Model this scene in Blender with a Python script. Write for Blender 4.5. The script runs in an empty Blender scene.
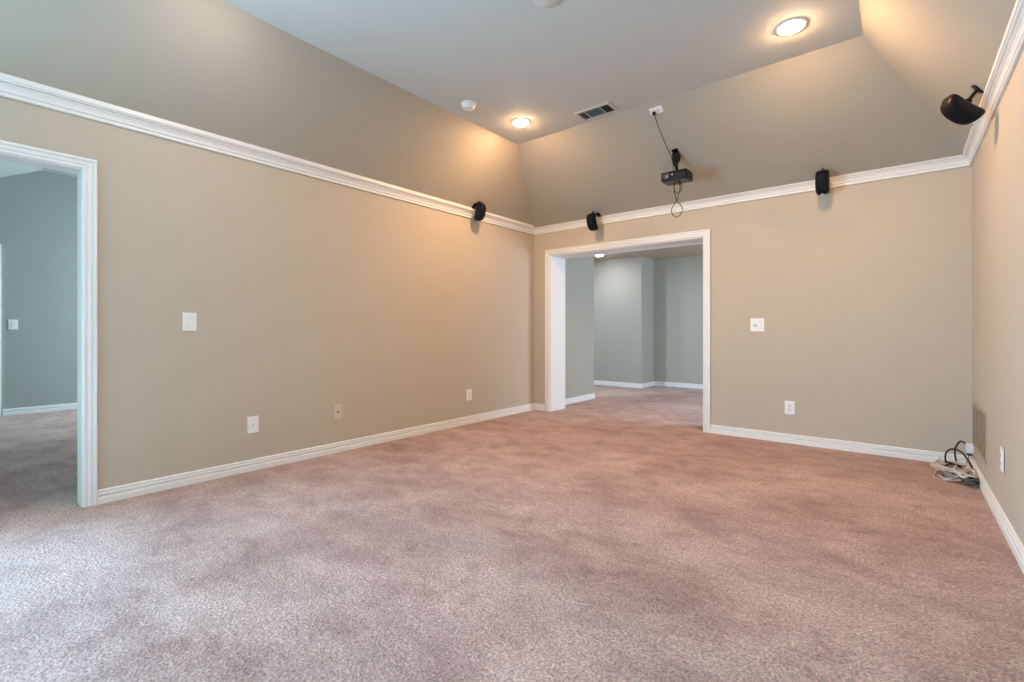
import bpy, bmesh, math, random
from mathutils import Vector, Matrix
random.seed(7)
S = bpy.context.scene
C = S.collection
pi = math.pi

# ---------------------------------------------------------------- camera
F_PX, YAW, HOR, CAM_H = 473.54, 39.272, 330.42, 1.06
cd = bpy.data.cameras.new('camera'); cam = bpy.data.objects.new('camera', cd); C.objects.link(cam)
cam.location = (0, 0, CAM_H)
cam.rotation_euler = (pi/2, 0, math.radians(YAW))
cd.sensor_fit = 'HORIZONTAL'; cd.sensor_width = 36
cd.lens = 36*F_PX/1024
cd.shift_y = (HOR-341)/1024
cd.clip_start = .02
S.camera = cam
# ---------------------------------------------------------------- world, exposure
w = bpy.data.worlds.new('sky'); S.world = w; w.use_nodes = True
w.node_tree.nodes['Background'].inputs[0].default_value = (.45, .75, 1.0, 1)
w.node_tree.nodes['Background'].inputs[1].default_value = 5.0
S.view_settings.view_transform = 'Standard'; S.view_settings.look = 'None'
S.view_settings.gamma = 1; S.view_settings.use_curve_mapping = False
S.view_settings.exposure = 0.0

# ---------------------------------------------------------------- daylight through the windows, and an added hall fill
def daylight(name, loc, target, sx, sy, power, col):
    l = bpy.data.lights.new(name, 'AREA'); l.shape = 'RECTANGLE'; l.size = sx; l.size_y = sy
    l.energy = power; l.color = col
    o = bpy.data.objects.new(name, l); C.objects.link(o); o.location = loc
    o.rotation_euler = (Vector(target)-Vector(loc)).to_track_quat('-Z', 'Y').to_euler()
    return o
DAY = (.345, .69, 1.0)
L, D, R, FR = -3.791, 5.103, .436, -1.9          # main room: left, back, right, front
P_MAIN, P_SIDE, P_HALL, P_HALLR = 395, 215, 65, 125
LAMP, LAMPN, LAMP_HALL = 760, 235, 230
daylight('glass_door_daylight', (L-.04, -1.15, 1.10), (L+1, -1.15, 1.10), 1.2, 1.9, P_MAIN, DAY)
daylight('side_room_daylight', (-7.75, 3.66, 1.65), (-7.75, 0, 1.3), 1.3, 1.5, P_SIDE, (.64, .875, 1.0))
daylight('hall_right_fill', (.56, 6.6, 1.35), (-3.6, 6.6, 1.1), 1.6, 1.3, P_HALLR, (.63, .80, 1.0))  # added fill for the near hall wall; no window in the wall behind
daylight('hall_side_daylight', (-5.02, 4.72, 2.0), (-3.7, 8.4, .9), .30, .6, P_HALL, (.62, .84, 1.0))

# ---------------------------------------------------------------- materials
def nt(name):
    m = bpy.data.materials.new(name); m.use_nodes = True
    return m, m.node_tree, m.node_tree.nodes, m.node_tree.links, m.node_tree.nodes['Principled BSDF']
def plain(name, col, rough=.5, metal=0.0, bump=0.0, bscale=200, var=0.04, emit=None, es=0, spec=None):
    m, t, N, K, b = nt(name)
    tc = N.new('ShaderNodeTexCoord'); no = N.new('ShaderNodeTexNoise')
    no.inputs['Scale'].default_value = 7; no.inputs['Detail'].default_value = 4
    K.new(tc.outputs['Object'], no.inputs['Vector'])
    mx = N.new('ShaderNodeMix'); mx.data_type = 'RGBA'
    mx.inputs[6].default_value = (*[c*(1-var) for c in col], 1); mx.inputs[7].default_value = (*[min(1, c*(1+var)) for c in col], 1)
    K.new(no.outputs['Fac'], mx.inputs[0]); K.new(mx.outputs[2], b.inputs['Base Color'])
    b.inputs['Roughness'].default_value = rough; b.inputs['Metallic'].default_value = metal
    if spec is not None: b.inputs['Specular IOR Level'].default_value = spec
    if bump:
        n2 = N.new('ShaderNodeTexNoise'); n2.inputs['Scale'].default_value = bscale; n2.inputs['Detail'].default_value = 3
        K.new(tc.outputs['Object'], n2.inputs['Vector'])
        bp = N.new('ShaderNodeBump'); bp.inputs['Strength'].default_value = bump; bp.inputs['Distance'].default_value = .002
        K.new(n2.outputs['Fac'], bp.inputs['Height']); K.new(bp.outputs['Normal'], b.inputs['Normal'])
    if emit:
        b.inputs['Emission Color'].default_value = (*emit, 1); b.inputs['Emission Strength'].default_value = es
    return m
WALLC = (.512, .456, .372)
M_wall = plain('beige_wall_paint', WALLC, .75, bump=.25, bscale=120, var=.015, spec=.3)
M_flat = plain('light_lifted_tray_paint', (.564, .57, .533), .8, bump=.3, bscale=90, var=.015, spec=.25)  # ceiling paint as on the slopes, lightened in place of missing bounce light
M_ceil = plain('taupe_ceiling_paint', (.425, .396, .330), .8, bump=.3, bscale=90, var=.015, spec=.25)
M_hall = plain('grey_green_hall_paint', (.40, .385, .33), .75, bump=.25, bscale=120, var=.015, spec=.3)
M_side = plain('grey_side_room_paint', (.36, .37, .345), .75, bump=.25, bscale=120, var=.015, spec=.3)
M_hceil = plain('cream_hall_ceiling_paint', (.50, .42, .31), .8, bump=.3, bscale=90, var=.015)
M_trim = plain('white_trim_gloss', (.80, .80, .79), .35, var=.01)
M_plate = plain('white_plate_plastic', (.84, .84, .82), .35, var=.01)
M_plate_in = plain('white_insert_plastic', (.72, .74, .74), .3, var=.01)
M_beige = plain('beige_plate_plastic', (.60, .53, .43), .4, var=.01)
M_black = plain('black_plastic', (.005, .005, .006), .42, var=.1, spec=.22)
M_grille = plain('black_grille', (.004, .005, .009), .6, spec=.15, bump=.8, bscale=900, var=.2)
M_badge = plain('silver_badge', (.62, .63, .65), .3, metal=.8)
M_lens = plain('projector_lens_glass', (.10, .12, .15), .08, spec=.9)
M_grey = plain('dark_grey_plastic', (.06, .06, .065), .4)
M_under = plain('projector_underside_plastic', (.05, .05, .05), .45, bump=.5, bscale=300)
M_cable = plain('black_cable_rubber', (.008, .008, .009), .45, spec=.25)
M_cablew = plain('pale_grey_cable', (.66, .63, .56), .5, var=.1)
M_cableg = plain('grey_cable', (.30, .30, .275), .5, var=.1)
M_cabled = plain('dark_green_grey_cable', (.07, .075, .068), .5, var=.1)
M_cablep = plain('pale_pink_cable', (.60, .42, .36), .5, var=.1)
M_dark = plain('dark_void', (.02, .022, .025), .7)
M_slat = plain('painted_vent_metal', (.50, .50, .46), .45, var=.02)
M_slatg = plain('blue_grey_vent_louvres', (.27, .32, .34), .5, var=.02)
M_slatt = plain('tan_painted_vent_metal', (.40, .33, .24), .5, var=.02)
M_tan = plain('tan_vent_panel', (.45, .36, .26), .5, var=.02)
M_bulb = plain('warm_lit_lamp', (.9, .9, .9), .4, emit=(1.0, .58, .285), es=LAMP)
M_bulbn = plain('soft_lit_lamp', (.9, .9, .9), .4, emit=(1.0, .786, .716), es=LAMPN)
M_bulbh = plain('warm_lit_hall_lamp', (.9, .9, .9), .4, emit=(.92, .92, 1.0), es=LAMP_HALL)

def carpet():
    m, t, N, K, b = nt('mauve_cut_pile_carpet')
    tc = N.new('ShaderNodeTexCoord')
    def noise(scale, detail=4, rough=.55, vec=None, dist=0.0):
        n = N.new('ShaderNodeTexNoise'); n.inputs['Scale'].default_value = scale; n.inputs['Detail'].default_value = detail
        n.inputs['Roughness'].default_value = rough; n.inputs['Distortion'].default_value = dist
        K.new(vec or tc.outputs['Object'], n.inputs['Vector']); return n
    def ramp(src, a, b_, ca=(0,0,0,1), cb=(1,1,1,1)):
        r = N.new('ShaderNodeValToRGB'); r.color_ramp.elements[0].position = a; r.color_ramp.elements[1].position = b_
        r.color_ramp.elements[0].color = ca; r.color_ramp.elements[1].color = cb; K.new(src, r.inputs[0]); return r
    def mix(kind, fac, a, b_):
        x = N.new('ShaderNodeMix'); x.data_type = 'RGBA'; x.blend_type = kind
        if isinstance(fac, float): x.inputs[0].default_value = fac
        else: K.new(fac, x.inputs[0])
        for i, v in ((6, a), (7, b_)):
            if isinstance(v, tuple): x.inputs[i].default_value = v
            else: K.new(v, x.inputs[i])
        return x.outputs[2]
    mp = N.new('ShaderNodeMapping'); mp.inputs['Rotation'].default_value = (0, 0, math.radians(50)); mp.inputs['Scale'].default_value = (1, 1.35, 1)
    K.new(tc.outputs['Object'], mp.inputs['Vector'])
    big = noise(1.05, 8, .60, mp.outputs['Vector'], .25)
    mp2 = N.new('ShaderNodeMapping'); mp2.inputs['Rotation'].default_value = (0, 0, math.radians(-25)); mp2.inputs['Scale'].default_value = (1, 1.5, 1)
    K.new(tc.outputs['Object'], mp2.inputs['Vector'])
    mid = noise(3.6, 8, .66, mp2.outputs['Vector'], .35)
    r1 = ramp(big.outputs['Fac'], .40, .60)
    r2 = ramp(mid.outputs['Fac'], .38, .62)
    pile = mix('MIX', .50, r1.outputs[0], r2.outputs[0])
    col = mix('MIX', pile, (.385, .226, .188, 1), (.680, .480, .420, 1))
    # scattered dark brush marks
    mk = noise(4.2, 9, .78, mp.outputs['Vector'], .5)
    r3 = ramp(mk.outputs['Fac'], .54, .66, (1, 1, 1, 1), (.76, .69, .66, 1))
    col = mix('MULTIPLY', 1.0, col, r3.outputs[0])
    # tufts
    tuft = N.new('ShaderNodeTexVoronoi'); tuft.inputs['Scale'].default_value = 105; K.new(tc.outputs['Object'], tuft.inputs['Vector'])
    fine = noise(95, 4, .8)
    f2 = noise(34, 4, .75)
    fr = ramp(fine.outputs['Fac'], .34, .66, (.36, .33, .32, 1), (1.50, 1.50, 1.50, 1))
    f2r = ramp(f2.outputs['Fac'], .32, .68, (.80, .79, .78, 1), (1.16, 1.16, 1.16, 1))
    col = mix('MULTIPLY', 1.0, col, fr.outputs[0]); col = mix('MULTIPLY', 1.0, col, f2r.outputs[0])
    K.new(col, b.inputs['Base Color'])
    b.inputs['Roughness'].default_value = .95; b.inputs['Specular IOR Level'].default_value = .1
    b.inputs['Sheen Weight'].default_value = .25; b.inputs['Sheen Roughness'].default_value = .5
    ad = N.new('ShaderNodeMath'); ad.operation = 'MULTIPLY_ADD'; ad.inputs[1].default_value = .6
    K.new(tuft.outputs['Distance'], ad.inputs[0]); K.new(fine.outputs['Fac'], ad.inputs[2])
    bp = N.new('ShaderNodeBump'); bp.inputs['Strength'].default_value = 1.0; bp.inputs['Distance'].default_value = .010
    K.new(ad.outputs[0], bp.inputs['Height'])
    bp2 = N.new('ShaderNodeBump'); bp2.inputs['Strength'].default_value = .5; bp2.inputs['Distance'].default_value = .012
    K.new(mid.outputs['Fac'], bp2.inputs['Height']); K.new(bp2.outputs['Normal'], bp.inputs['Normal'])
    K.new(bp.outputs['Normal'], b.inputs['Normal'])
    return m
M_carpet = carpet()

# ---------------------------------------------------------------- mesh helpers
def obj(name, bm, mat, parent=None, smooth=False, loc=None):
    me = bpy.data.meshes.new(name)
    bmesh.ops.recalc_face_normals(bm, faces=bm.faces)
    bm.to_mesh(me); bm.free()
    for m in (mat if isinstance(mat, (list, tuple)) else [mat]): me.materials.append(m)
    if smooth:
        for p in me.polygons: p.use_smooth = True
        try: me.set_sharp_from_angle(angle=math.radians(40))
        except Exception: pass
    o = bpy.data.objects.new(name, me); C.objects.link(o)
    if parent: o.parent = parent
    if loc: o.location = loc
    return o
def struct(name, bm, mat, smooth=False):
    o = obj(name, bm, mat, smooth=smooth); o['kind'] = 'structure'; return o
def thing(name, label, cat, loc=(0, 0, 0), rot=None, group=None):
    o = bpy.data.objects.new(name, None); C.objects.link(o); o.empty_display_size = .05
    o.location = loc
    if rot is not None: o.matrix_world = Matrix.Translation(loc) @ rot.to_4x4()
    tag(o, label, cat, group); return o
def tag(o, label, cat, group=None):
    o['label'] = label; o['category'] = cat
    if group: o['group'] = group
def box(bm, x0, x1, y0, y1, z0, z1, bev=0.0, mi=0, mat=None):
    vs = [bm.verts.new((x, y, z)) for x in (x0, x1) for y in (y0, y1) for z in (z0, z1)]
    fs = [bm.faces.new([vs[i] for i in q]) for q in ((0,1,3,2),(4,6,7,5),(0,4,5,1),(2,3,7,6),(0,2,6,4),(1,5,7,3))]
    for f in fs: f.material_index = mi
    if mat is not None: bmesh.ops.transform(bm, matrix=mat, verts=vs)
    if bev:
        es = list({e for f in fs for e in f.edges})
        bmesh.ops.bevel(bm, geom=es, offset=bev, segments=2, profile=.6, affect='EDGES')
    return bm
def nb(): return bmesh.new()
def poly_prism(bm, pts, fn0, fn1):
    """closed profile pts; fn0/fn1 map each to a 3d point on either end"""
    a = [bm.verts.new(fn0(*p)) for p in pts]; b = [bm.verts.new(fn1(*p)) for p in pts]
    n = len(pts)
    for i in range(n):
        j = (i+1) % n; bm.faces.new((a[i], a[j], b[j], b[i]))
    bm.faces.new(a[::-1]); bm.faces.new(b)
    return bm
def lathe(bm, prof, seg=40, axis='Z', c=(0, 0, 0), cap=True):
    rings = []
    for r, z in prof:
        ring = []
        for k in range(seg):
            a = 2*pi*k/seg
            if axis == 'Z': p = (c[0]+r*math.cos(a), c[1]+r*math.sin(a), c[2]+z)
            elif axis == 'Y': p = (c[0]+r*math.cos(a), c[1]+z, c[2]+r*math.sin(a))
            else: p = (c[0]+z, c[1]+r*math.cos(a), c[2]+r*math.sin(a))
            ring.append(bm.verts.new(p))
        rings.append(ring)
    for a, b in zip(rings, rings[1:]):
        for k in range(seg): bm.faces.new((a[k], a[(k+1) % seg], b[(k+1) % seg], b[k]))
    if cap:
        bm.faces.new(rings[0][::-1]); bm.faces.new(rings[-1])
    return bm
def catmull(pts, n=8):
    pts = [Vector(p) for p in pts]; out = []
    for i in range(len(pts)-1):
        p0 = pts[max(i-1, 0)]; p1 = pts[i]; p2 = pts[i+1]; p3 = pts[min(i+2, len(pts)-1)]
        for k in range(n):
            t = k/n
            out.append(.5*((2*p1)+(-p0+p2)*t+(2*p0-5*p1+4*p2-p3)*t*t+(-p0+3*p1-3*p2+p3)*t*t*t))
    out.append(pts[-1]); return out
def tube(bm, pts, r, seg=8, smooth=8):
    P = catmull(pts, smooth) if smooth else [Vector(p) for p in pts]
    prev = None; rings = []
    for i, p in enumerate(P):
        t = (P[min(i+1, len(P)-1)]-P[max(i-1, 0)]).normalized()
        if prev is None:
            u = t.orthogonal().normalized()
        else:
            u = (prev-t*prev.dot(t)).normalized()
        prev = u; v = t.cross(u)
        rings.append([bm.verts.new(p+r*(math.cos(2*pi*k/seg)*u+math.sin(2*pi*k/seg)*v)) for k in range(seg)])
    for a, b in zip(rings, rings[1:]):
        for k in range(seg): bm.faces.new((a[k], a[(k+1) % seg], b[(k+1) % seg], b[k]))
    bm.faces.new(rings[0][::-1]); bm.faces.new(rings[-1])
    return bm
def moulding(prof, p0, p1, n, m0=0, m1=0):
    """sweep (offset d, height z) along a wall from p0 to p1; n inward normal; m=+1 shortens by d (inside corner)"""
    p0 = Vector((*p0, 0)); p1 = Vector((*p1, 0)); n = Vector((*n, 0)); t = (p1-p0).normalized(); bm = nb()
    return poly_prism(bm, prof, lambda d, z: p0+n*d+t*d*m0+Vector((0, 0, z)), lambda d, z: p1+n*d-t*d*m1+Vector((0, 0, z)))

# ---------------------------------------------------------------- room shell
HC, ZS = 3.05, 2.39                       # flat ceiling, spring of the slopes
CL, CB, CR, CF = -3.166, 3.97, -.189, -.77
T = .12                                   # partition thickness
JD = 5.447                                # far face of the thick wall with the cased opening
OX0, OX1, OZ = -3.535, -1.58, 2.045       # cased opening
DY0, DY1, DZ = -.26, .572, 2.031           # side-room doorway on the left wall

bm = nb(); box(bm, -8.9, 2.0, -2.4, 9.2, -.08, 0); struct('floor', bm, M_carpet)
GY0, GY1, GZ = -1.78, -.52, 2.06
# left wall with doorway
bm = nb(); box(bm, L-T, L, FR, GY0, 0, 3.3); box(bm, L-T, L, GY0, GY1, GZ, 3.3); box(bm, L-T, L, GY1, DY0, 0, 3.3); box(bm, L-T, L, DY1, D, 0, 3.3); box(bm, L-T, L, DY0, DY1, DZ, 3.3)
struct('wall_left', bm, [M_wall])
bm = nb(); box(bm, L-T-.004, L-T, DY1, D, 0, 3.3); box(bm, L-T-.004, L-T, -.6, DY0, 0, 3.3); box(bm, L-T-.004, L-T, DY0, DY1, DZ, 3.3)
struct('wall_side_room_east', bm, [M_side])
bm = nb(); box(bm, L-T, OX0, D, JD, 0, 3.1); box(bm, OX1, R+T, D, JD, 0, 3.1); box(bm, OX0, OX1, D, JD, OZ, 3.1)
struct('wall_back', bm, M_wall)
bm = nb(); box(bm, R, R+T, FR-T, D, 0, 3.1); struct('wall_right', bm, M_wall)
# front wall (behind the camera); glazed door opening at the front end of the left wall
bm = nb(); box(bm, L-T, R+T, FR-T, FR, 0, 3.1); struct('wall_front', bm, M_wall)
bm = nb()
for y in (GY0, (GY0+GY1)/2-.03, GY1-.05): box(bm, L-.030, L-.002, y, y+.05, .02, GZ)
for z in (.0, GZ-.05): box(bm, L-.030, L-.002, GY0, GY1, z, z+.05)
struct('window_1', bm, M_trim)

# ceiling: four slopes and the flat tray
bm = nb()
o4 = [(L, FR, ZS), (R, FR, ZS), (R, D, ZS), (L, D, ZS)]
i4 = [(CL, CF, HC), (CR, CF, HC), (CR, CB, HC), (CL, CB, HC)]
a = [bm.verts.new(p) for p in o4]; b = [bm.verts.new(p) for p in i4]
au = [bm.verts.new((p[0], p[1], 3.15)) for p in o4]
for k in range(4): bm.faces.new((a[k], a[(k+1) % 4], b[(k+1) % 4], b[k])); bm.faces.new((a[k], a[(k+1) % 4], au[(k+1) % 4], au[k]))
bm.faces.new(b).material_index = 1; bm.faces.new(au)
struct('ceiling', bm, [M_ceil, M_flat])

def crown(top):
    return [(0, 2.337), (.012, 2.337), (.016, 2.341), (.016, 2.349), (.008, 2.353), (.009, 2.358), (.018, 2.364), (.020, 2.376), (.028, 2.390),
            (.037, 2.398), (.037, 2.402), (.030, 2.405), (.046, 2.410), (.048, 2.415), (.055, 2.419), (.055, top), (0, top)]
tl = ZS+.053*(HC-ZS)/(CL-L); tb = ZS+.053*(HC-ZS)/(D-CB)
struct('trim_1', moulding(crown(tl), (L, FR), (L, D), (1, 0), 1, 1), M_trim)
struct('trim_2', moulding(crown(tb+.003), (L, D), (R, D), (0, -1), 1, 1), M_trim)
struct('trim_3', moulding(crown(tl), (R, FR), (R, D), (-1, 0), 1, 1), M_trim)
struct('trim_4', moulding(crown(tb+.003), (L, FR), (R, FR), (0, 1), 1, 1), M_trim)
BASE = [(0, 0), (.017, 0), (.017, .036), (.014, .040), (.008, .043), (.008, .047), (.0155, .051), (.0155, .063), (.007, .066), (.007, .070), (.012, .074), (.011, .081), (.004, .086), (0, .086)]
def base(name, p0, p1, n, m0=0, m1=0): return struct(name, moulding(BASE, p0, p1, n, m0, m1), M_trim)
base('baseboard_left', (L, .632), (L, D), (1, 0), 0, 1)
base('baseboard_left_front', (L, FR), (L, GY0), (1, 0), 1, 0)
base('baseboard_back_left', (L, D), (-3.613, D), (0, -1), 1, 0)
base('baseboard_back', (-1.515, D), (R, D), (0, -1), 0, 1)
base('baseboard_right', (R, FR), (R, D), (-1, 0), 1, 1)
base('baseboard_front', (L, FR), (R, FR), (0, 1), 1, 1)

# casings: stepped profile (w across from the opening edge, d out of the wall)
CAS = [(0, 0), (0, .009), (.005, .014), (.014, .014), (.018, .009), (.024, .009), (.028, .015), (.043, .017), (.047, .012), (.053, .012), (.057, .020), (.070, .021), (.074, .016), (.074, 0)]
def casing(bm, mapf, u0, u1, ztop, scale=1.0):
    """mapf(u, d, z) -> 3d; u along wall; jambs at u0<u1"""
    prof = [(w_*scale, d) for w_, d in CAS]
    poly_prism(bm, prof, lambda w_, d: mapf(u0-w_, d, 0), lambda w_, d: mapf(u0-w_, d, ztop+w_))
    poly_prism(bm, prof, lambda w_, d: mapf(u1+w_, d, 0), lambda w_, d: mapf(u1+w_, d, ztop+w_))
    poly_prism(bm, prof, lambda w_, d: mapf(u0-w_, d, ztop+w_), lambda w_, d: mapf(u1+w_, d, ztop+w_))
# cased opening in the back wall: casing both sides plus deep jamb lining
bm = nb()
casing(bm, lambda u, d, z: Vector((u, D-d, z)), OX0+.004, OX1-.004, OZ-.004, .96)
casing(bm, lambda u, d, z: Vector((u, JD+d, z)), OX0+.004, OX1-.004, OZ-.004, .96)
box(bm, OX0, OX0+.018, D-.001, JD+.001, 0, OZ); box(bm, OX1-.010, OX1, D-.001, JD+.001, 0, OZ); box(bm, OX0, OX1, D-.001, JD+.001, OZ-.015, OZ)
struct('trim_5', bm, M_trim)
# side-room doorway: casing, jamb, stop
bm = nb()
casing(bm, lambda u, d, z: Vector((L+d, u, z)), DY0+.004, DY1-.004, DZ-.002, .88)
casing(bm, lambda u, d, z: Vector((L-T-.004-d, u, z)), DY0+.004, DY1-.004, DZ-.002, .88)
box(bm, L-T-.005, L+.001, DY1-.009, DY1+.001, 0, DZ); box(bm, L-T-.005, L+.001, DY0-.001, DY0+.009, 0, DZ)
box(bm, L-T-.005, L+.001, DY0, DY1, DZ-.009, DZ+.001)
struct('trim_6', bm, M_trim)

# hall behind the back wall
HZ = 2.42
HX = -3.69
bm = nb(); box(bm, HX-T, HX, JD, 6.53, 0, HZ); box(bm, -5.9, HX-T, 6.41, 6.53, 2.06, HZ); box(bm, -5.9, -5.3, 6.41, 6.53, 0, 2.06)
struct('wall_hall_left', bm, M_hall)
bm = nb(); box(bm, -6.6, HX+.035, 8.215, 8.8, 0, HZ); struct('wall_hall_back_left', bm, M_hall)
bm = nb(); box(bm, -6.6, 1.2, 8.815, 8.93, 0, HZ); struct('wall_hall_back', bm, M_hall)
bm = nb(); box(bm, .6, .72, JD, 8.815, 0, HZ); struct('wall_hall_right', bm, M_hall)
bm = nb(); box(bm, -6.6, -6.48, 4.0, 8.215, 0, HZ); box(bm, -6.48, L-T-.004, 3.98, 4.1, 0, HZ); struct('wall_hall_west', bm, M_hall)
bm = nb(); box(bm, -6.6, L-T-.005, 4.0, JD, HZ, HZ+.08); box(bm, -6.6, 1.2, JD, 8.95, HZ, HZ+.08); struct('ceiling_hall', bm, M_hceil)
BB = [(d, z*.95) for d, z in BASE]
def base2(name, *a): return struct(name, moulding(BB, *a), M_trim)
base2('baseboard_hall_left', (HX, JD), (HX, 6.53), (1, 0), 0, -1)
base2('baseboard_hall_back_left', (-6.48, 8.215), (HX+.035, 8.215), (0, -1), 0, -1)
base2('baseboard_hall_step', (HX+.035, 8.215), (HX+.035, 8.815), (1, 0), -1, 1)
base2('baseboard_hall_back', (HX+.035, 8.815), (.6, 8.815), (0, -1), 1, 1)

# side room beyond the left doorway
SX = -8.6; SZ = 3.13; SY0, SY1 = -.55, 3.5
bm = nb(); box(bm, SX-T, SX, SY0, SY1, 0, 3.3); struct('wall_side_room_west', bm, M_side)
bm = nb(); box(bm, SX-T, L-T-.004, SY0-T, SY0, 0, 3.3); struct('wall_side_room_south', bm, M_side)
bm = nb(); box(bm, SX-T, -8.4, SY1, SY1+T, 0, 3.3); box(bm, -7.1, L-T-.004, SY1, SY1+T, 0, 3.3)
box(bm, -8.4, -7.1, SY1, SY1+T, 0, .8); box(bm, -8.4, -7.1, SY1, SY1+T, 2.4, 3.3); struct('wall_side_room_north', bm, M_side)
bm = nb()
for x in (-8.4, -7.775, -7.15): box(bm, x, x+.05, SY1+.03, SY1+.08, .8, 2.4)
for z in (.8, 1.58, 2.35): box(bm, -8.4, -7.1, SY1+.035, SY1+.075, z, z+.05)
struct('window_2', bm, M_trim)
bm = nb()
poly_prism(bm, [(SY1, SZ), (.886, SZ), (SY0, SZ-.5*(.886-SY0)), (SY0, SZ+.12), (SY1, SZ+.12)], lambda y, z: (SX, y, z), lambda y, z: (L-T-.005, y, z))
struct('ceiling_side_room', bm, M_side)
struct('baseboard_side_room', moulding(BB, (SX, .545), (SX, SY1), (1, 0), 0, 0), M_trim)
bm = nb(); casing(bm, lambda u, d, z: Vector((SX+d, u, z)), -.36, .459, 2.05); box(bm, SX, SX+.004, -.36, .459, 0, 2.05)
struct('door_1', bm, M_trim)

# ---------------------------------------------------------------- wall plates (local: x right, z up, -y out of the wall)
def R_left(): return Matrix.Rotation(pi/2, 3, 'Z')      # faces +x
def R_right(): return Matrix.Rotation(-pi/2, 3, 'Z')    # faces -x
def R_back(): return Matrix.Identity(3)                 # faces -y
def plate(root, wdt, hgt, mat, th=.006):
    bm = nb(); box(bm, -wdt/2, wdt/2, -th, 0, -hgt/2, hgt/2, bev=.0022)
    return obj('cover_plate', bm, mat, root)
def screws(root, pts, mat, y=-.006):
    for x, z in pts:
        bm = nb(); lathe(bm, [(.0032, 0), (.0032, -.0012), (.001, -.0018)], 14, 'Y', (x, y, z)); box(bm, x-.0025, x+.0025, y-.0022, y-.0016, z-.0004, z+.0004)
        obj('screw', bm, mat, root)
def rocker(root, x=0, mat=None):
    bm = nb(); box(bm, x-.0175, x+.0175, -.0072, -.005, -.034, .034, bev=.0008); f = obj('rocker_frame', bm, M_plate_in, root)
    bm = nb(); pts = [(-.006, -.031), (-.0105, -.031), (-.0085, .002), (-.0078, .031), (-.006, .031)]
    poly_prism(bm, pts, lambda y, z: (x-.0145, y, z), lambda y, z: (x+.0145, y, z)); obj('rocker', bm, mat or M_plate, root)
def receptacle(root):
    for s in (-1, 1):
        bm = nb()
        pts = [(.0165*math.cos(a_), s*.0195+.0145*max(-.82, min(.82, math.sin(a_)*1.15))) for a_ in [2*pi*k/28 for k in range(28)]]
        poly_prism(bm, pts, lambda x, z: (x, -.004, z), lambda x, z: (x, -.0085, z))
        r_ = obj('receptacle', bm, M_plate_in, root)
        bm = nb(); box(bm, -.0075, -.0052, -.0092, -.008, s*.0195-.001, s*.0195+.008); box(bm, .0052, .0075, -.0092, -.008, s*.0195, s*.0195+.007)
        lathe(bm, [(.0027, -.008), (.0027, -.0092)], 12, 'Y', (0, 0, s*.0195-.007))
        obj('slots', bm, M_dark, r_)
def outlet(label, loc, rot, group='wall outlets'):
    r_ = thing('wall_outlet', label, 'outlet', loc, rot, group)
    plate(r_, .083, .127, M_plate); receptacle(r_); screws(r_, [(0, 0)], M_plate); return r_
def jackplate(label, loc, rot, mat, jackmat, group='wall jack plates'):
    r_ = thing('jack_plate', label, 'wall plate', loc, rot, group)
    plate(r_, .080, .127, mat); screws(r_, [(0, .045), (0, -.045)], mat)
    bm = nb(); lathe(bm, [(.0075, -.005), (.0075, -.009), (.0048, -.0092), (.0048, -.016), (.0036, -.016), (.0036, -.010)], 6 if jackmat is M_dark else 20, 'Y')
    j = obj('jack', bm, jackmat, r_)
    bm = nb(); lathe(bm, [(.0015, -.0101), (.0015, -.0125)], 10, 'Y'); obj('jack_pin', bm, M_badge, j)
    return r_
s1 = thing('light_switch', 'white rocker light switch on the beige left wall beside the doorway', 'light switch', (L, 1.121, 1.12), R_left(), 'rocker switches')
plate(s1, .083, .125, M_plate); rocker(s1); screws(s1, [(0, .048), (0, -.048)], M_plate)
jackplate('white jack plate low on the left wall, nearest the doorway', (L, 1.534, .347), R_left(), M_plate, M_plate_in)
jackplate('beige jack plate with dark centre hole low on the left wall', (L, 2.235, .352), R_left(), M_beige, M_dark)
outlet('white wall outlet low on the left wall near the far corner', (L, 3.863, .327), R_left())
s2 = thing('dimmer_switch', 'square white double switch plate with round dimmer beside the cased opening', 'light switch', (-1.073, D, 1.114), R_back(), 'rocker switches')
plate(s2, .124, .128, M_plate); rocker(s2, .023)
bm = nb(); lathe(bm, [(.019, -.004), (.019, -.008), (.015, -.009), (.014, -.022), (.012, -.024), (.001, -.0245)], 32, 'Y', (-.023, 0, 0)); obj('dimmer_knob', bm, M_plate_in, s2, True)
screws(s2, [(-.023, .048), (-.023, -.048), (.023, .048), (.023, -.048)], M_plate)
outlet('white wall outlet on the back wall below the double switch plate', (-.797, D, .333), R_back())
o_r = outlet('white wall outlet low on the right wall, nearer than the tan grille', (R-.003, 3.66, .362), Matrix.Rotation(-pi/2, 3, 'Z') @ Matrix.Rotation(math.radians(0), 3, 'X'))
s3 = thing('light_switch', 'white rocker switch on the grey wall of the room beyond the left doorway', 'light switch', (SX, .637, 1.134), R_left(), 'rocker switches')
plate(s3, .084, .125, M_plate); rocker(s3)
outlet('white wall outlet on the end edge of the hall wall seen through the cased opening', (HX-.05, 6.53, .53), Matrix.Rotation(pi, 3, 'Z'))

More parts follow.
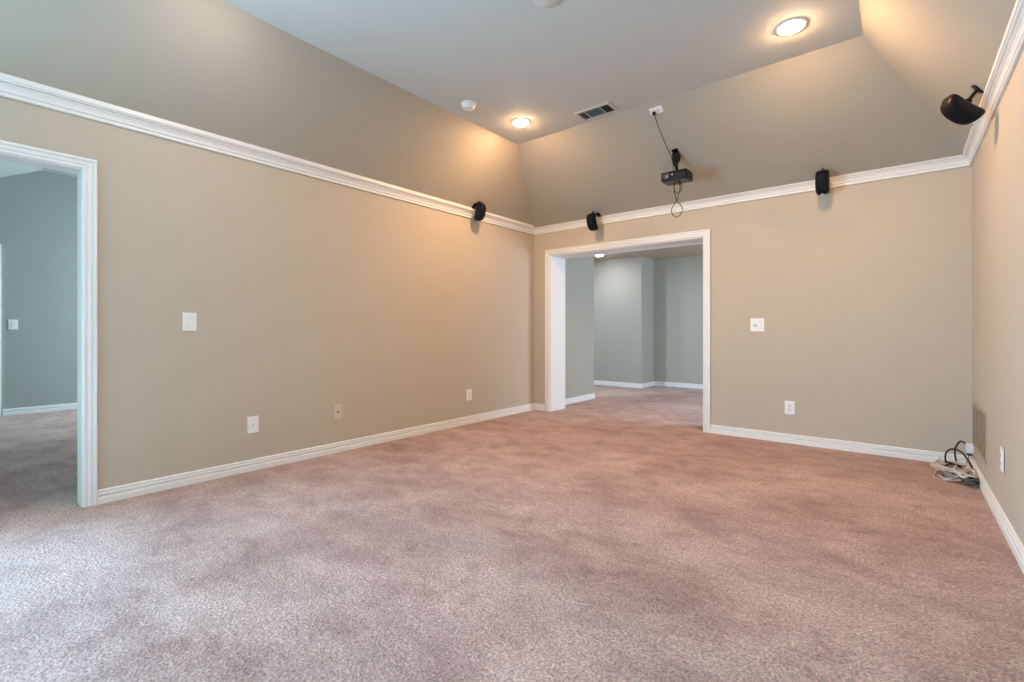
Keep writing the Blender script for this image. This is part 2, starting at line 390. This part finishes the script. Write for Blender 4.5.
# ---------------------------------------------------------------- ceiling fittings
def recessed(label, x, y, z, bulb, r=.085):
    t = thing('recessed_light', label, 'ceiling light', (x, y, z), None, 'recessed ceiling lights')
    k = r/.085
    bm = nb(); lathe(bm, [(.070*k, -.001), (.072*k, -.006), (.080*k, -.008), (.092*k, -.005), (.096*k, -.0005), (.070*k, -.0005)], 48, cap=False)
    obj('trim_ring', bm, M_trim, t, True)
    bm = nb(); lathe(bm, [(.0705*k, -.0008), (.069*k, -.008), (.062*k, -.014), (.046*k, -.019), (.024*k, -.022), (.002*k, -.023)], 40)
    obj('lamp', bm, bulb, t, True)
    return t
recessed('lit recessed ceiling light near the far left tray corner, beside the vent', -2.80, 3.56, HC, M_bulb)
recessed('lit recessed ceiling light at upper right, near the right end of the tray', -.548, 3.56, HC, M_bulb)
recessed('lit recessed ceiling light above the left doorway', -2.80, 1.05, HC, M_bulbn)
recessed('lit recessed ceiling light above the photographer on the right', -.548, 1.05, HC, M_bulbn)
recessed('small lit ceiling light in the hall beyond the cased opening', -4.19, 7.61, HZ, M_bulbh)

sd = thing('smoke_detector', 'round white smoke detector on the flat ceiling near the left slope', 'smoke detector', (-2.925, 2.975, HC))
bm = nb(); lathe(bm, [(.066, 0), (.068, -.006), (.066, -.011), (.060, -.012)], 44); obj('mounting_base', bm, M_trim, sd, True)
bm = nb(); lathe(bm, [(.060, -.010), (.060, -.018), (.054, -.019), (.054, -.024), (.058, -.025), (.055, -.036), (.046, -.044), (.002, -.046)], 44); obj('detector_body', bm, M_plate, sd, True)
bm = nb(); lathe(bm, [(.0025, -.044), (.0025, -.0465)], 10, 'Z', (.03, 0, 0)); obj('indicator_lamp', bm, M_grey, sd)

cv = thing('ceiling_cover_plate', 'round blank cover plate on the flat ceiling at the top edge', 'cover plate', (-1.625, 2.325, HC))
bm = nb(); lathe(bm, [(.085, 0), (.087, -.004), (.080, -.010), (.002, -.013)], 48); obj('cover_disc', bm, M_flat, cv, True)
for s in (-1, 1):
    bm = nb(); lathe(bm, [(.004, -.010), (.004, -.015), (.001, -.016)], 12, 'Z', (s*.035, 0, 0)); obj('screw', bm, M_plate_in, cv)

# ceiling air vent: three louvre banks in one frame
vt = thing('ceiling_vent', 'rectangular metal air vent on the flat ceiling beside the back slope', 'vent', (-2.132, 3.815, HC))
VW, VH = .36, .20
bm = nb()
for (x0, x1, y0, y1) in ((-VW/2, VW/2, -VH/2, -VH/2+.028), (-VW/2, VW/2, VH/2-.028, VH/2), (-VW/2, -VW/2+.028, -VH/2+.028, VH/2-.028), (VW/2-.028, VW/2, -VH/2+.028, VH/2-.028)):
    box(bm, x0, x1, y0, y1, -.010, 0)
obj('frame', bm, M_slat, vt)
bm = nb(); box(bm, -VW/2+.02, VW/2-.02, -VH/2+.02, VH/2-.02, -.0015, -.0005); obj('duct_opening', bm, M_dark, vt)
bx_ = [-.152, -.085, .070, .152]
for x in bx_[1:3]: obj('divider', box(nb(), x-.003, x+.003, -.072, .072, -.010, -.001), M_slat, vt)
bm = nb()
for k in range(13):
    y = -.066+.011*k
    box(bm, bx_[1]+.003, bx_[2]-.003, -.0045, .0045, -.0006, .0006, mat=Matrix.Translation((0, y, -.0055)) @ Matrix.Rotation(math.radians(35), 4, 'X'))
obj('louvre_bank', bm, M_slatg, vt)
for s, (a_, b_), m_ in ((1, (bx_[0], bx_[1]-.003), M_tan), (-1, (bx_[2]+.003, bx_[3]), M_dark)):
    bm = nb(); n = int((b_-a_)/.011)
    for k in range(n):
        box(bm, -.0045, .0045, -.072, .072, -.0006, .0006, mat=Matrix.Translation((a_+.006+.011*k, 0, -.0055)) @ Matrix.Rotation(math.radians(s*40), 4, 'Y'))
    obj('louvre_bank', bm, m_, vt)

# return grille on the right wall
rg = thing('return_air_grille', 'tan louvred air grille low on the right wall by the corner', 'vent', (R, 4.625, .365), R_right())
GW, GH = .69, .335
bm = nb()
for q in ((-GW/2, GW/2, -GH/2, -GH/2+.024), (-GW/2, GW/2, GH/2-.024, GH/2), (-GW/2, -GW/2+.024, -GH/2+.024, GH/2-.024), (GW/2-.024, GW/2, -GH/2+.024, GH/2-.024)):
    box(bm, q[0], q[1], -.007, 0, q[2], q[3])
obj('frame', bm, M_slatt, rg)
bm = nb(); box(bm, -GW/2+.02, GW/2-.02, -.0015, -.0005, -GH/2+.02, GH/2-.02); obj('duct_opening', bm, M_tan, rg)
for k in range(1, 5):
    x = -GW/2+.024+k*(GW-.048)/5; obj('divider', box(nb(), x-.004, x+.004, -.0075, -.001, -GH/2+.024, GH/2-.024), M_tan, rg)
bm = nb()
for k in range(20):
    z = -GH/2+.032+k*(GH-.062)/19.0
    box(bm, -GW/2+.024, GW/2-.024, -.0055, .0055, -.0006, .0006, mat=Matrix.Translation((0, -.0045, z)) @ Matrix.Rotation(math.radians(-42), 4, 'X'))
obj('louvre_bank', bm, M_slatt, rg)

# ---------------------------------------------------------------- satellite speakers (local: -y front, z long axis, origin at body centre)
def make_speaker():
    root = bpy.data.objects.new('satellite_speaker', None); C.objects.link(root); root.empty_display_size = .05
    n = 18; seg = 28; H = .105
    def ring(t, grow=0.0, front_only=False):
        # t in -1..1 along z: crescent profile, front convex
        z = H*t
        c = math.sqrt(max(0, 1-abs(t)**4.5))
        front = -.018-.048*c - .0*t
        back = .030*math.cos(t*pi/2)**.35 if abs(t) < 1 else 0
        back = back*1.0 + .006
        yc = .022*t*t                      # ends swing back: crescent
        hw = .052*(.62+.38*c)
        pts = []
        for k in range(seg):
            a_ = 2*pi*k/seg; cx = math.cos(a_); sy = math.sin(a_)
            x = hw*math.copysign(abs(cx)**.62, cx)
            y = (abs(front)*sy if sy < 0 else back*abs(sy)**.8)
            pts.append((x*(1+grow), yc+y*(1+grow), z))
        return pts
    bm = nb(); rings = []
    for i in range(n+1):
        t = -1+2*i/n
        rings.append([bm.verts.new(p) for p in ring(t*.985)])
    for a_, b_ in zip(rings, rings[1:]):
        for k in range(seg): bm.faces.new((a_[k], a_[(k+1) % seg], b_[(k+1) % seg], b_[k]))
    bm.faces.new(rings[0][::-1]); bm.faces.new(rings[-1])
    obj('cabinet', bm, M_black, root, True)
    # grille: a shell over the front half
    bm = nb(); rings = []
    ks = [k for k in range(seg//2, seg+1)]
    for i in range(n+1):
        t = -1+2*i/n; p = ring(t*.90, .045)
        rings.append([bm.verts.new(p[k % seg]) for k in ks[2:-2]])
    for a_, b_ in zip(rings, rings[1:]):
        for k in range(len(a_)-1): bm.faces.new((a_[k], a_[k+1], b_[k+1], b_[k]))
    g = obj('grille', bm, M_grille, root, True)
    so = g.modifiers.new('solid', 'SOLIDIFY'); so.thickness = .002
    bm = nb(); box(bm, -.009, .009, -.051, -.044, -.1035, -.0955, bev=.001); obj('badge', bm, M_badge, g)
    return root
def arm_for(root, bz, p1, nrm):
    """ball joint behind the cabinet at height bz, bracket arm to the mounting plate (speaker local space)"""
    bm = nb(); bmesh.ops.create_uvsphere(bm, u_segments=20, v_segments=12, radius=.019, matrix=Matrix.Translation((0, .060, bz)))
    lathe(bm, [(.013, .020), (.010, .035), (.010, .050)], 16, 'Y', (0, 0, bz-.008))
    obj('ball_joint', bm, M_black, root, True)
    bm = nb(); box(bm, -.005, .005, .038, .050, bz-.045, bz+.045, bev=.0015); obj('tilt_lever', bm, M_black, root)
    p0 = (0, .060, bz); q = Vector(nrm).to_track_quat('Z', 'Y').to_matrix().to_4x4()
    bm = nb(); tube(bm, [p0, tuple((Vector(p0)+Vector(p1))/2), p1], .0105, 10); obj('bracket_arm', bm, M_black, root, True)
    bm = nb(); box(bm, -.020, .020, -.034, .034, -.003, .006, bev=.002, mat=Matrix.Translation(p1) @ q)
    obj('mounting_plate', bm, M_black, root)
def place_speaker(root, loc, rz, tilt, roll, wall_pt, wall_n, label, bz=.078):
    M = Matrix.Translation(loc) @ Matrix.Rotation(rz, 4, 'Z') @ Matrix.Rotation(tilt, 4, 'X') @ Matrix.Rotation(roll, 4, 'Y')
    root.matrix_world = M
    tag(root, label, 'speaker', 'surround speakers')
    inv = M.inverted()
    arm_for(root, bz, tuple(inv @ Vector(wall_pt)), tuple(inv.to_3x3() @ Vector(wall_n)))
proto = make_speaker()
def copy_tree(o, parent=None):
    c = o.copy(); C.objects.link(c); c.parent = parent
    for ch in list(o.children): copy_tree(ch, c)
    return c
sp = [proto]+[copy_tree(proto) for _ in range(3)]
nl = Vector((1, 0, -(CL-L)/(HC-ZS))).normalized(); nb_ = Vector((0, -1, -(D-CB)/(HC-ZS))).normalized(); nr = Vector((-1, 0, -(CR-R)/(ZS-HC))).normalized()
def slope_left(d, y): return (L+d, y, ZS+d*(HC-ZS)/(CL-L)-.002)
def slope_back(d, x): return (x, D-d, ZS+d*(HC-ZS)/(D-CB)-.002)
def slope_right(d, y): return (R-d, y, ZS+d*(HC-ZS)/(R-CR)-.002)
place_speaker(sp[0], (-3.665, 3.905, 2.40), pi/2+.25, math.radians(14), 0, slope_left(.075, 3.87), nl, 'small black speaker on the left wall above the crown moulding')
place_speaker(sp[1], (-2.805, 4.93, 2.34), -.25, math.radians(16), 0, slope_back(.085, -2.77), nb_, 'small black speaker on the back wall above the cased opening')
place_speaker(sp[2], (-.520, 4.93, 2.355), 0, math.radians(14), 0, slope_back(.085, -.51), nb_, 'small black speaker on the back wall right of the projector')
place_speaker(sp[3], (.285, 3.85, 2.365), -math.radians(55), math.radians(58), 0, slope_right(.080, 3.87), nr, 'black speaker tilted steeply down on the right wall crown moulding', -.005)

# ---------------------------------------------------------------- projector on its mount, outlet and cable
slope_b = math.atan2(HC-ZS, D-CB)
Rb = Matrix.Rotation(-(pi/2-slope_b), 3, 'X')            # plate frame lying on the back slope
PJ = Vector((-1.668, 4.33, 0))
def zback(y): return ZS+(D-y)*(HC-ZS)/(D-CB)
po = thing('wall_outlet', 'white outlet plate high on the back slope with a black plug', 'outlet', (-1.66, 4.03, zback(4.03)), Matrix.Rotation(pi/2-slope_b, 3, 'X') , 'wall outlets')
po.matrix_world = Matrix.Translation((-1.662, 4.045, zback(4.045))) @ Matrix(((1, 0, 0), (0, math.sin(slope_b), -math.cos(slope_b)), (0, math.cos(slope_b), math.sin(slope_b)))).to_4x4()
bm = nb(); box(bm, -.057, .057, -.006, 0, -.034, .034, bev=.002); obj('cover_plate', bm, M_plate, po)
for s in (-1, 1):
    bm = nb(); lathe(bm, [(.0165, -.004), (.0165, -.0085)], 24, 'Y', (s*.02, 0, 0)); r_ = obj('receptacle', bm, M_plate_in, po)
    bm = nb(); box(bm, s*.02-.004, s*.02+.004, -.0092, -.008, .004, .006); box(bm, s*.02-.004, s*.02+.004, -.0092, -.008, -.006, -.004); obj('slots', bm, M_dark, r_)

pz = 2.46                                                 # underside of the projector
pt = thing('projector', 'black video projector hung upside down under the back slope', 'projector', (-1.622, 4.44, pz), None)
PWd, PDp, PHt = .24, .18, .085
bm = nb(); box(bm, -PWd/2, PWd/2, -PDp/2, PDp/2, 0, PHt, bev=.012); obj('body', bm, M_black, pt, True)
bm = nb(); box(bm, -PWd/2+.02, PWd/2-.02, -PDp/2+.02, PDp/2-.02, -.003, .002, bev=.001); obj('underside_panel', bm, M_under, pt)
bm = nb(); lathe(bm, [(.030, 0), (.030, -.012), (.026, -.014), (.023, -.008)], 32, 'Y', (-.062, -PDp/2+.001, .045)); ln = obj('lens_ring', bm, M_grey, pt, True)
bm = nb(); lathe(bm, [(.022, -.006), (.014, -.010), (.001, -.012)], 28, 'Y', (-.062, -PDp/2+.001, .045)); obj('lens', bm, M_lens, ln, True)
bm = nb(); lathe(bm, [(.008, 0), (.008, -.004), (.001, -.005)], 18, 'Y', (-.012, -PDp/2+.001, .05)); obj('sensor_window', bm, M_badge, pt, True)
bm = nb()
for k in range(9): box(bm, .020+k*.010, .024+k*.010, -PDp/2-.0012, -PDp/2+.002, .020, .066)
obj('front_vent', bm, M_dark, pt)
for k, (x, y) in enumerate(((-.095, -.065), (.095, -.065), (0, .065))):
    bm = nb(); lathe(bm, [(.009, .001), (.011, -.008), (.009, -.010)], 16, 'Z', (x, y, 0)); obj('foot', bm, M_grey, pt, True)
bm = nb()
for sx_, sy_ in ((-1, -1), (1, -1), (-1, 1), (1, 1)): box(bm, -.006, .006, 0, .09, -.002, .002, mat=Matrix.Translation((0, 0, PHt+.006)) @ Matrix.Rotation(math.atan2(sy_, sx_)-pi/2, 4, 'Z'))
obj('mounting_spider', bm, M_black, pt)
# ceiling mount
mt = thing('projector_mount', 'short black ceiling mount bracket holding the projector', 'mount', (-1.645, 4.485, zback(4.485)), None)
bm = nb(); 
mp_ = Matrix(((1, 0, 0, 0), (0, math.cos(slope_b), math.sin(slope_b), 0), (0, -math.sin(slope_b), math.cos(slope_b), 0), (0, 0, 0, 1)))
box(bm, -.028, .028, -.055, .055, -.012, -.001, bev=.002, mat=mp_); obj('ceiling_plate', bm, M_black, mt)
bm = nb(); box(bm, -.032, .032, -.020, .020, -.085, -.006, bev=.004, mat=Matrix.Translation((0, -.005, 0))); obj('bracket', bm, M_black, mt)
zt = zback(4.485); zb = pz+PHt+.006-zt
bm = nb(); tube(bm, [(0, -.01, -.07), (.005, -.025, -.11), (.02, -.045, zb+.03), (.023, -.045, zb)], .017, 14, 6); obj('pole', bm, M_black, mt, True)
bm = nb(); lathe(bm, [(.026, -.02), (.028, -.012), (.028, .012), (.024, .02)], 24, 'X', (.004, -.02, -.095)); obj('tilt_knuckle', bm, M_black, mt, True)

pc = thing('power_cable', 'thin black cable from the slope outlet looping below the projector', 'cable', (-1.682, 4.045, zback(4.045)-.022))
o0 = Vector(pc.location)
def rel(pts, o=o0): return [tuple(Vector(p)-o) for p in pts]
bm = nb(); box(bm, -.014, .014, -.012, .012, -.016, .010, bev=.004); obj('plug', bm, M_cable, pc)
bm = nb(); tube(bm, rel([(-1.682, 4.045, 2.990), (-1.680, 4.06, 2.965), (-1.685, 4.12, 2.925), (-1.688, 4.22, 2.862), (-1.681, 4.32, 2.786), (-1.668, 4.40, 2.712), (-1.660, 4.44, 2.64), (-1.655, 4.435, 2.575), (-1.65, 4.43, 2.548)]), .0036, 8); obj('cord', bm, M_cable, pc, True)
bx0, yy = -1.607, 4.405
def lp(pts, dy=0): return rel([(bx0+x, yy+dy*k, z) for k, (x, z) in enumerate(pts)])
bm = nb(); tube(bm, lp([(-.030, 2.462), (-.030, 2.40), (-.022, 2.34), (0, 2.27), (.036, 2.225), (.050, 2.185), (.036, 2.14), (0, 2.118), (-.036, 2.14), (-.050, 2.185), (-.036, 2.225), (0, 2.27), (.022, 2.34), (.034, 2.39), (.020, 2.462)], -.0012), .0036, 8); obj('hanging_loop', bm, M_cable, pc, True)
bm = nb(); tube(bm, lp([(.010, 2.462), (-.022, 2.43), (-.030, 2.39), (-.012, 2.352), (.020, 2.350), (.042, 2.385), (.034, 2.425), (.014, 2.462)], .0012), .0036, 8); obj('small_loop', bm, M_cable, pc, True)

# ---------------------------------------------------------------- corner cable pile
ad = thing('power_adapter', 'small white plug-in adapter box low in the right corner above the cable pile', 'adapter', (R, 4.99, .165), R_right())
bm = nb(); box(bm, -.032, .032, -.042, 0, -.034, .036, bev=.004); obj('adapter_box', bm, M_plate, ad)
bm = nb(); box(bm, -.020, .020, -.038, -.008, -.056, -.033, bev=.004); obj('connector', bm, M_grey, ad)
R_wall_gap = R-.02
def cable(name, label, pts, r, mat, cat='cable', group='cables piled in the corner', ends=True):
    o = obj(name, tube(nb(), pts, r, 8, 8), mat, None, True); tag(o, label, cat, group)
    return o
cable('thick_black_cable', 'thick black cable rising from the white adapter and curving to the floor',
      [(.390, 4.985, .200), (.365, 4.97, .213), (.348, 4.95, .198), (.330, 4.93, .155), (.330, 4.92, .10), (.338, 4.91, .055), (.345, 4.89, .02), (.36, 4.86, .009)], .0058, M_cable)
cable('thick_black_cable', 'thick black cable arching as a wide hoop over the cable pile',
      [(.305, 4.74, .012), (.280, 4.80, .05), (.268, 4.82, .105), (.282, 4.84, .152), (.318, 4.85, .170), (.355, 4.82, .160), (.380, 4.76, .13), (.400, 4.70, .085), (.406, 4.64, .04), (.402, 4.58, .012)], .0058, M_cable)
rnd = random.Random(5)
def coil(name, label, cxy, rx, ry, turns, r, mat, z0=.006, ang=0.0, jit=.02, tail=None):
    pts = []; n = int(turns*9)
    for k in range(n+1):
        a_ = 2*pi*k/9+ang*0; f = 1+rnd.uniform(-jit, jit)*11
        x = rx*math.cos(a_)*f; y = ry*math.sin(a_)*f
        X = cxy[0]+x*math.cos(ang)-y*math.sin(ang); Y = cxy[1]+x*math.sin(ang)+y*math.cos(ang)
        X = min(X, R-.026); Y = min(Y, D-.03)
        pts.append((X, Y, z0+r+rnd.uniform(0, .022)+.012*(k/n)*turns/2))
    if tail:
        pts = tail+pts
    return cable(name, label, pts, r, mat)
coil('coiled_cable', 'mid grey cable coiled flat at the bottom of the corner pile', (.330, 4.66), .085, .17, 5, .0042, M_cableg, .001, -.05)
coil('coiled_cable', 'pale grey cable coiled in wide loops, top of the corner pile', (.305, 4.74), .10, .14, 5, .0042, M_cablew, .026, .1)
coil('coiled_cable', 'dark cable bundle at the near end of the corner pile against the baseboard', (.372, 4.50), .042, .085, 6, .0055, M_cabled, .002, .12)
coil('coiled_cable', 'pale grey cable looped over the near end of the corner pile', (.355, 4.60), .055, .14, 4, .0042, M_cablew, .034, .1)
cable('loose_cable', 'pale cable end sticking up at the left of the corner pile',
      [(.34, 4.80, .045), (.30, 4.80, .06), (.27, 4.81, .055), (.245, 4.83, .07), (.235, 4.84, .11)], .0040, M_cablep)
cable('loose_cable', 'pale cable arching left to the carpet from the corner pile',
      [(.36, 4.78, .05), (.30, 4.80, .065), (.255, 4.76, .065), (.22, 4.68, .045), (.192, 4.58, .008), (.22, 4.52, .007), (.27, 4.50, .012), (.33, 4.46, .035)], .0042, M_cablep)
cable('loose_cable', 'pale cable swept low across the front of the corner pile',
      [(.22, 4.62, .008), (.25, 4.54, .010), (.29, 4.50, .03), (.33, 4.54, .055), (.37, 4.62, .06), (.40, 4.72, .045)], .0042, M_cablew)
cable('loose_cable', 'dark thin cable threaded through the middle of the corner pile',
      [(.26, 4.86, .01), (.28, 4.80, .060), (.33, 4.77, .07), (.38, 4.78, .06), (.37, 4.86, .04), (.31, 4.88, .05), (.27, 4.84, .07), (.32, 4.74, .075), (.39, 4.68, .05)], .0055, M_cable)
cable('loose_cable', 'grey cable hanging straight from the adapter connector to the pile',
      [(.41, 4.99, .105), (.405, 4.97, .08), (.385, 4.94, .04), (.36, 4.90, .035), (.33, 4.85, .05)], .0045, M_cableg)
